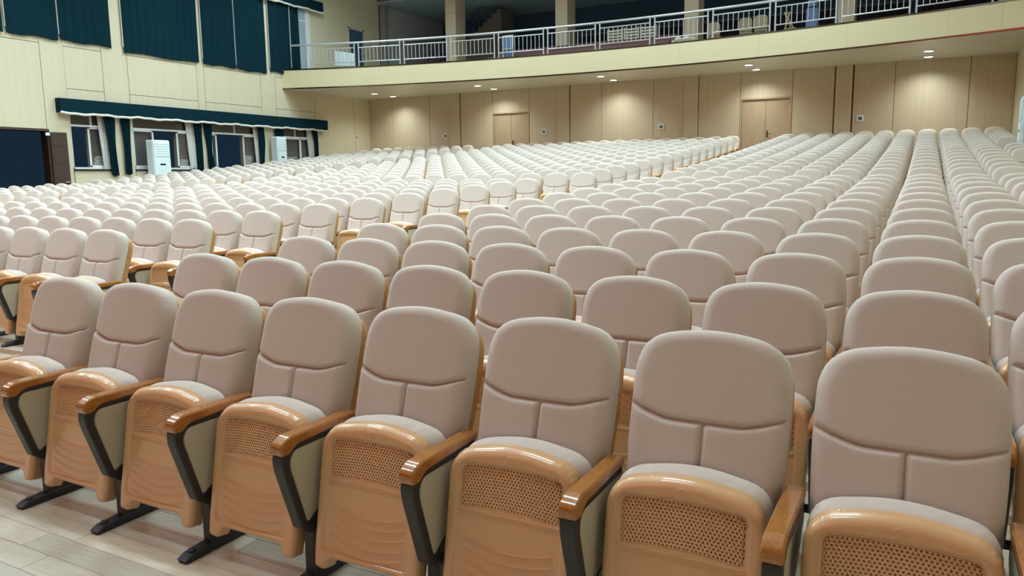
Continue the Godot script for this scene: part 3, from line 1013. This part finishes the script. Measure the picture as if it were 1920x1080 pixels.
	slab(st, rounded([[-0.5, -0.3, 0.2], [0.5, -0.3, 0.2], [0.5, 0.3, 0.2], [-0.5, 0.3, 0.2]]), 0.05, func(p: Vector2, dd: float) -> float: return 0.1 + minf(dd, 0.25) * 1.3 + 0.05 * sin(p.x * 23.0) * cos(p.y * 19.0) * minf(1.0, dd * 8.0), 0.0, func(p: Vector2, dd: float) -> Vector3: return Vector3(p.x, dd, -p.y))
	var sh := obj("crumpled_sheet", done(st), M.linen)
	sh.position = Vector3(-7.15, 5.5, -23.0)
	tag(sh, "crumpled white sheeting heaped behind the railing", "sheeting")
	var spots := [[-6.3, -23.6, "leftmost"], [-5.25, -23.4, "middle"], [-4.75, -23.2, "rightmost"]]
	for k in 3:
		var ch := thing("tan_chair", "tan round backed chair behind the railing, %s of three" % spots[k][2], "chair", Vector3(spots[k][0], 5.5, spots[k][1]), "tan chairs upstairs")
		obj("seat", box(Vector3(-0.2, 0.38, -0.2), Vector3(0.2, 0.44, 0.2), 0.02), M.chair_tan, ch)
		obj("backrest", prism(rounded([[-0.2, 0.45, 0.02], [0.2, 0.45, 0.02], [0.21, 0.86, 0.16], [-0.21, 0.86, 0.16]]), front, 0.17, 0.21, 0.008), M.chair_tan, ch)
		for q in [[-0.17, -0.17], [0.17, -0.17], [-0.17, 0.17], [0.17, 0.17]]:
			obj("leg", tube([Vector3(q[0], 0, q[1]), Vector3(q[0], 0.4, q[1])], 0.014, 6), M.steel, ch)
	var ea := thing("easel", "small folding wooden easel behind the railing", "easel", Vector3(-3.85, 5.5, -22.6))
	for q in [[-0.2, 0.0, 0.02], [0.3, 0.0, -0.15], [0.05, -0.4, -0.05]]:
		obj("leg", tube([Vector3(q[0], 0, q[1]), Vector3(q[2], 0.78, 0)], 0.022, 6), M.easel_wood, ea)
	obj("crossbar", tube([Vector3(-0.12, 0.3, 0.02), Vector3(0.2, 0.3, 0.02)], 0.015, 6), M.easel_wood, ea)
	var wc := thing("water_cooler", "pale blue water dispenser behind the railing", "water dispenser", Vector3(-3.3, 5.5, -23.4))
	obj("body", box(Vector3(-0.17, 0, -0.17), Vector3(0.17, 0.95, 0.17), 0.02), M.water_blue, wc)
	st = begin()
	add_disc(st, Vector3(0, 0.95, 0), [[0.0, 0.0], [0.06, 0.0], [0.14, 0.06], [0.14, 0.36], [0.1, 0.4], [0.0, 0.4]].map(func(a): return [a[0], a[1]]))
	obj("bottle", done(st), M.water_blue, wc)

func wall_plates() -> void:
	var spots := [[-17.75, "beside the leftmost pilaster"], [-13.19, "right of the left door"], [-8.49, "between the two doors"], [-1.93, "right of the right door"]]
	for a in spots:
		var t := thing("wall_plate", "small white wall plate with dark square centre " + a[1], "wall plate", Vector3(a[0], 3.21, ZB), "white wall plates")
		obj("plate", box(Vector3(-0.1, -0.1, 0.0), Vector3(0.1, 0.1, 0.03), 0.01), M.white_plastic, t)
		obj("centre", box(Vector3(-0.055, -0.055, 0.03), Vector3(0.055, 0.055, 0.034)), M.grey_plastic, t)
	var t2 := thing("wall_plate", "small white wall plate with dark centre on the left wall", "wall plate", Vector3(XL, 3.24, -24.0), "white wall plates")
	obj("plate", box(Vector3(0.0, -0.08, -0.08), Vector3(0.03, 0.08, 0.08), 0.01), M.white_plastic, t2)
	obj("centre", box(Vector3(0.03, -0.045, -0.045), Vector3(0.034, 0.045, 0.045)), M.grey_plastic, t2)

func led_banner() -> void:
	var t := thing("display_strip", "red lit display strip above the stage behind the viewer", "display", Vector3(-9.75, 9.0, 8.7))
	obj("case", box(Vector3(-6.2, -0.4, 0.02), Vector3(6.2, 0.4, 0.14), 0.01), M.black_metal, t)
	var g := glow("red_glow", Color8(255, 40, 60), 4.0)
	for k in 9:
		obj("lit_block", box(Vector3(-5.7 + 1.3 * k, -0.28, -0.01), Vector3(-4.8 + 1.3 * k, 0.28, 0.02)), g, t)
	var l := AreaLight3D.new()
	l.name = "lamp"
	l.area_size = Vector2(11.6, 0.56)
	l.light_color = Color8(255, 90, 84)
	l.light_energy = 17.0
	l.area_range = 60.0
	l.area_attenuation = 2.0
	l.shadow_enabled = true
	l.position = Vector3(0, 0, -0.04)
	t.add_child(l)

# ---------------------------------------------------------------- the tip-up seat
const BACK_TILT := 0.305
const PAN_TILT := 0.175

func back_put(p: Vector2, n: float) -> Vector3:
	return Vector3(p.x, 1.022 + p.y * cos(BACK_TILT) + n * sin(BACK_TILT), -0.004 - p.y * sin(BACK_TILT) + n * cos(BACK_TILT))
func pan_put(p: Vector2, n: float) -> Vector3:
	return Vector3(p.x, 0.622 + p.y * cos(PAN_TILT) + n * sin(PAN_TILT), 0.302 - p.y * sin(PAN_TILT) + n * cos(PAN_TILT))
func back_outline(n := 8) -> PackedVector2Array:
	return rounded([[-0.228, -0.72, 0.04], [0.228, -0.72, 0.04], [0.25, -0.26, 0.12], [0.24, -0.026, 0.14], [0.0, 0.012, 0.1], [-0.24, -0.026, 0.14], [-0.25, -0.26, 0.12]], n)

func back_relief(p: Vector2, d: float) -> float:
	var h := fillet(d, 0.05 - 0.013 * smoothstep(-0.1, -0.02, p.y)) * 0.85
	h += 0.010 * (1.0 - pow(p.x / 0.25, 2.0))
	var yg := -0.288 + 0.042 * pow(maxf(0.0, absf(p.x) - 0.105) / 0.14, 1.4)
	var edge := smoothstep(0.002, 0.02, d)
	var a := (p.y - yg)
	h -= 0.02 * exp(-pow(a / 0.007, 2.0)) * edge
	# the two lower pads are a little fuller just below the seam
	if a < 0.0:
		var b := absf(p.x)
		h -= 0.016 * exp(-pow(b / 0.007, 2.0)) * smoothstep(0.0, 0.012, -a)
		h += 0.005 * (1.0 - exp(-minf(-a, b) / 0.01)) * edge
	return h

func pan_outline(n := 6) -> PackedVector2Array:
	return rounded([[-0.232, -0.46, 0.02], [-0.226, -0.535, 0.02], [-0.178, -0.54, 0.015], [-0.155, -0.492, 0.02], [0.155, -0.492, 0.02], [0.178, -0.54, 0.015], [0.226, -0.535, 0.02], [0.232, -0.46, 0.02], [0.231, -0.008, 0.085], [0.0, 0.032, 0.1], [-0.231, -0.008, 0.085]], n)

func step_in(p: Vector2, lo: Vector2, hi: Vector2, r: float) -> float:   # distance inside a rounded rectangle, negative outside
	var c := (lo + hi) / 2.0
	var q := (p - c).abs() - (hi - lo) / 2.0 + Vector2(r, r)
	return -(Vector2(maxf(q.x, 0.0), maxf(q.y, 0.0)).length() + minf(maxf(q.x, q.y), 0.0) - r)

func pan_relief(p: Vector2, d: float) -> float:
	var h := fillet(d, 0.02 + 0.022 * smoothstep(-0.09, -0.02, p.y))
	var crown := 0.014 * (1.0 - pow(p.x / 0.2, 2.0))
	var q := p - Vector2(0, crown if p.y > -0.2 else 0.0)
	var s := step_in(q, Vector2(-0.193, -0.47), Vector2(0.193, -0.052), 0.03)
	h -= 0.010 * smoothstep(-0.003, 0.004, s)
	var t := step_in(q, Vector2(-0.181, -0.195), Vector2(0.181, -0.062), 0.016)
	h -= 0.006 * smoothstep(-0.002, 0.002, t)
	if absf(p.x) < 0.188:
		h += 0.005 * exp(-pow((p.y + 0.203) / 0.0028, 2.0))
		if absf(p.x) < 0.17:
			for k in 5:
				var v := -0.318 - 0.036 * k + 0.028 * pow(absf(p.x) / 0.17, 2.0)
				var w := smoothstep(0.17, 0.15, absf(p.x))
				h += 0.0055 * w * exp(-pow((p.y - v) / 0.0026, 2.0))
	# small moulded roundel in the middle of the upper rim
	var e := (p - Vector2(0, -0.018)).length()
	h += 0.0016 * exp(-pow((e - 0.011) / 0.0025, 2.0))
	return h

func perforated() -> ArrayMesh:
	var st := begin()
	var px := 0.0122
	var py := 0.0104
	var base := -0.0095
	for j in 13:
		var y := -0.196 + py * (j + 0.5)
		for i in 29:
			var x := (i - 14) * px + (px * 0.5 if j % 2 else 0.0)
			if x > 0.178: continue
			var crown := 0.014 * (1.0 - pow(x / 0.2, 2.0))
			var c := Vector2(x, y + crown)
			if y > -0.075 and absf(x) > 0.16: continue
			var o := []
			var r := []
			for k in 8:
				var a := TAU * k / 8.0
				var dirv := Vector2(cos(a), sin(a))
				var m := maxf(absf(dirv.x), absf(dirv.y))
				o.append(c + Vector2(dirv.x / m * px * 0.5, dirv.y / m * py * 0.5))
				r.append(c + dirv * 0.0034)
			st.set_smooth_group(-1)
			for k in 8:
				var l := (k + 1) % 8
				quad(st, pan_put(r[k], base), pan_put(o[k], base), pan_put(o[l], base), pan_put(r[l], base))
				quad(st, pan_put(r[l], base), pan_put(r[l], -0.0158), pan_put(r[k], -0.0158), pan_put(r[k], base))
	return done(st)

func cushion_relief(p: Vector2, d: float) -> float:
	return -0.05 + fillet(d, 0.055)

func cushion_outline(n := 6) -> PackedVector2Array:
	return rounded([[-0.215, -0.44, 0.06], [0.215, -0.44, 0.06], [0.238, 0.004, 0.09], [0.0, 0.046, 0.1], [-0.238, 0.004, 0.09]], n)

func arm_profile() -> PackedVector2Array:
	return rounded([[0.09, 0.572, 0.006], [0.415, 0.566, 0.02], [0.452, 0.538, 0.012], [0.489, 0.54, 0.012], [0.497, 0.578, 0.02], [0.452, 0.606, 0.03], [0.09, 0.602, 0.006]], 5)
func frame_profile() -> PackedVector2Array:
	return rounded([[0.1, 0.548, 0.0], [0.1, 0.574, 0.0], [0.43, 0.574, 0.02], [0.486, 0.545, 0.01], [0.49, 0.5, 0.04], [0.405, 0.235, 0.012], [0.335, 0.235, 0.0], [0.335, 0.25, 0.0], [0.376, 0.256, 0.008], [0.452, 0.505, 0.03], [0.43, 0.547, 0.03]], 5)
func panel_profile() -> PackedVector2Array:
	return rounded([[0.08, 0.552, 0.0], [0.08, 0.44, 0.03], [0.34, 0.252, 0.01], [0.378, 0.257, 0.006], [0.448, 0.5, 0.03], [0.425, 0.551, 0.02]], 5)

var SM := {}   # shared seat meshes

func seat_meshes() -> void:
	var st := begin()
	slab(st, back_outline(), 0.0062, back_relief, 0.085, back_put)
	SM.back = done(st)
	SM.shell = prism(rounded([[-0.215, -0.74, 0.04], [0.215, -0.74, 0.04], [0.248, -0.26, 0.1], [0.238, -0.05, 0.11], [0.0, -0.026, 0.1], [-0.238, -0.05, 0.11], [-0.248, -0.26, 0.1]]), back_put, -0.138, -0.084, 0.01)
	st = begin()
	slab(st, pan_outline(), 0.0032, pan_relief, 0.062, pan_put)
	SM.pan = done(st)
	SM.perf = perforated()
	st = begin()
	slab(st, cushion_outline(), 0.012, cushion_relief, 0.15, pan_put)
	SM.cushion = done(st)
	SM.arm = prism(arm_profile(), side, -0.029, 0.029, 0.006)
	SM.frame = prism(frame_profile(), side, -0.025, 0.025, 0.004)
	SM.panel = prism(panel_profile(), side, -0.021, 0.021, 0.004)
	SM.post = prism(rounded([[0.232, 0.03, 0.0], [0.352, 0.03, 0.0], [0.352, 0.2, 0.0], [0.4, 0.236, 0.0], [0.3, 0.3, 0.0], [0.232, 0.3, 0.0]]), side, -0.024, 0.024, 0.003)
	st = begin()
	add_prism(st, PackedVector2Array([Vector2(-0.1, 0.0), Vector2(0.475, 0.0), Vector2(0.484, 0.014), Vector2(0.45, 0.03), Vector2(0.36, 0.037), Vector2(-0.1, 0.037)]), side, -0.028, 0.028, 0.004)
	add_disc(st, Vector3(0, 0.03, 0.43), [[0.0, 0.0], [0.017, 0.0], [0.017, 0.008], [0.012, 0.011], [0.0, 0.011]].map(func(a): return a), 12)
	SM.foot = done(st)
	SM.hinge = tube([Vector3(-0.25, 0.2, 0.29), Vector3(0.25, 0.2, 0.29)], 0.018, 8)

func add_arm(t: Node3D, x: float) -> void:
	for a in [["armrest", SM.arm, M.arm_wood], ["arm_frame", SM.frame, M.black_metal], ["side_panel", SM.panel, M.side_fabric], ["post", SM.post, M.black_metal], ["foot", SM.foot, M.black_plastic]]:
		var o := obj(a[0], a[1], a[2], t)
		o.position.x = x

func seat_proto(detail: bool, both_arms: bool) -> Node3D:
	var t := Node3D.new()
	t.name = "auditorium_seat"
	obj("back_cushion", SM.back, M.fabric, t)
	obj("back_shell", SM.shell, M.ply, t)
	obj("seat_cushion", SM.cushion, M.fabric, t)
	var p := obj("seat_shell", SM.pan, M.tan_plastic, t)
	if detail:
		obj("perforated_panel", SM.perf, M.tan_plastic, p)
		obj("hinge_bar", SM.hinge, M.black_metal, t)
	add_arm(t, 0.28)
	if both_arms: add_arm(t, -0.28)
	return t

# one light seat for the far crowd: four surfaces in one mesh
func far_seat() -> ArrayMesh:
	var am := ArrayMesh.new()
	var parts := [[], [], [], []]
	var st := begin()
	slab(st, back_outline(3), 0.035, func(p: Vector2, d: float) -> float:
		return fillet(d, 0.05 - 0.013 * smoothstep(-0.1, -0.02, p.y)) * 0.85 + 0.01 * (1.0 - pow(p.x / 0.25, 2.0)) - (0.014 * exp(-pow((p.y + 0.292 - 0.052 * smoothstep(0.125, 0.215, absf(p.x))) / 0.02, 2.0)) * smoothstep(0.012, 0.04, d)), 0.085, back_put)
	slab(st, cushion_outline(3), 0.06, cushion_relief, 0.15, pan_put)
	st.generate_normals()
	st.set_material(M.fabric)
	st.commit(am)
	st = begin()
	slab(st, pan_outline(2), 0.06, func(p: Vector2, d: float) -> float: return fillet(d, 0.022), 0.062, pan_put)
	st.generate_normals()
	st.set_material(M.tan_plastic)
	st.commit(am)
	st = begin()
	add_prism(st, rounded([[-0.215, -0.74, 0.04], [0.215, -0.74, 0.04], [0.248, -0.26, 0.1], [0.238, -0.05, 0.11], [-0.238, -0.05, 0.11], [-0.248, -0.26, 0.1]], 3), back_put, -0.138, -0.084)
	var arm := func(p: Vector2, d: float) -> Vector3: return side(p, d) + Vector3(0.28, 0, 0)
	add_prism(st, rounded([[0.09, 0.572, 0.0], [0.45, 0.538, 0.0], [0.489, 0.54, 0.0], [0.497, 0.578, 0.0], [0.452, 0.606, 0.0], [0.09, 0.602, 0.0]], 2), arm, -0.029, 0.029)
	st.generate_normals()
	st.set_material(M.ply)
	st.commit(am)
	st = begin()
	add_prism(st, frame_profile(), arm, -0.025, 0.025)
	add_box(st, Vector3(0.256, 0.03, 0.232), Vector3(0.304, 0.3, 0.352))
	add_box(st, Vector3(0.252, 0.0, -0.1), Vector3(0.308, 0.036, 0.47))
	st.generate_normals()
	st.set_material(M.black_metal)
	st.commit(am)
	st = begin()
	add_prism(st, panel_profile(), arm, -0.021, 0.021)
	st.generate_normals()
	st.set_material(M.side_fabric)
	st.commit(am)
	return am

const ORD := ["first", "second", "third", "fourth", "fifth", "sixth", "seventh", "eighth", "ninth", "tenth", "eleventh", "twelfth", "thirteenth", "fourteenth", "fifteenth", "sixteenth"]

func seats() -> void:
	seat_meshes()
	# every place: [position, block, row, index from the aisle, is it the row's left end, first row of the near block]
	var all := []
	for r in range(1, 13):
		for k in 11:      # near block, counted from its aisle on the left
			if k < 10: all.append([Vector3(-3.92 + PITCH * k, front_floor(r), front_z(r)), "near right block", r, k, k == 0, r == 1])
		if r < 3: continue      # the other blocks start two rows further back
		for k in 14:
			all.append([Vector3(-6.2 - PITCH * k, front_floor(r), front_z(r)), "centre block", r - 2, k, k == 13, false])
		for k in 9:
			all.append([Vector3(-15.84 - PITCH * k, front_floor(r), front_z(r)), "far left block", r - 2, k, k == 8, false])
	for i in 16:
		var z := rear_z(i)
		for k in 11:
			if k == 10 and (z > -14.6 or (z < -17.5 and z > -19.2)): continue
			all.append([Vector3(-3.92 + PITCH * k, rear_floor(i), z), "rear right block", i + 1, k, k == 0, false])
		for k in 16:
			all.append([Vector3(-5.66 - PITCH * k, rear_floor(i), z), "rear centre block", i + 1, k, k == 15, false])
		for k in 9:
			all.append([Vector3(-15.84 - PITCH * k, rear_floor(i), z), "rear left block", i + 1, k, k == 8, false])
	var inv := cam.transform.affine_inverse()
	var half := tan(deg_to_rad(cam.fov) / 2.0)
	var seen := []
	var rest := []
	for s in all:
		var inside := false
		for c in [Vector3(-0.29, 1.0, 0), Vector3(0.29, 1.0, 0), Vector3(-0.29, 0.4, 0.3), Vector3(0.3, 0.4, 0.3), Vector3(0, 0.8, 0.1)]:
			var p: Vector3 = inv * (s[0] + c)
			if p.z < -0.3 and absf(p.x / -p.z) < half * 16.0 / 9.0 * 1.005 and absf(p.y / -p.z) < half * 1.005:
				inside = true
		if inside: seen.append([-(inv * s[0]).z, s])
		else: rest.append(s[0])      # the rows go on beyond the picture's edges
	seen.sort_custom(func(a, b): return a[0] < b[0])
	var protos := {}
	for d in [false, true]:
		for b in [false, true]:
			protos[[d, b]] = seat_proto(d, b)
	for n in seen.size():
		var s: Array = seen[n][1]
		if n >= 300:
			rest.append(s[0])
			continue
		var o: Node3D = protos[[s[5] or s[0].z > -1.0, s[4]]].duplicate()
		o.name = numbered("auditorium_seat")
		add_child(o, true)
		o.position = s[0]
		tag(o, "cream folded tip-up seat, %s from the aisle, %s row of the %s" % [ORD[s[3]], ORD[s[2] - 1], s[1]], "seat", "seats of the " + s[1])
	for p in protos.values(): p.free()
	var mm := MultiMesh.new()
	mm.transform_format = MultiMesh.TRANSFORM_3D
	mm.mesh = far_seat()
	mm.instance_count = rest.size()
	for i in rest.size():
		mm.set_instance_transform(i, Transform3D(Basis(), rest[i]))
	var mi := MultiMeshInstance3D.new()
	mi.name = "distant_seats"
	mi.multimesh = mm
	add_child(mi, true)
	tag(mi, "hundreds of pale folded seats filling the rear of the hall", "seats", "", "stuff")
	print("seats seen ", seen.size())

func _ready() -> void:
	materials()
	setup()
	ceiling_lights()
	room()
	swing_door(1, -15.49, -13.83)
	swing_door(2, -5.72, -4.03)
	balcony()
	downlights()
	led_banner()
	seats()
	left_side()
	railing()
	upstairs()
	wall_plates()
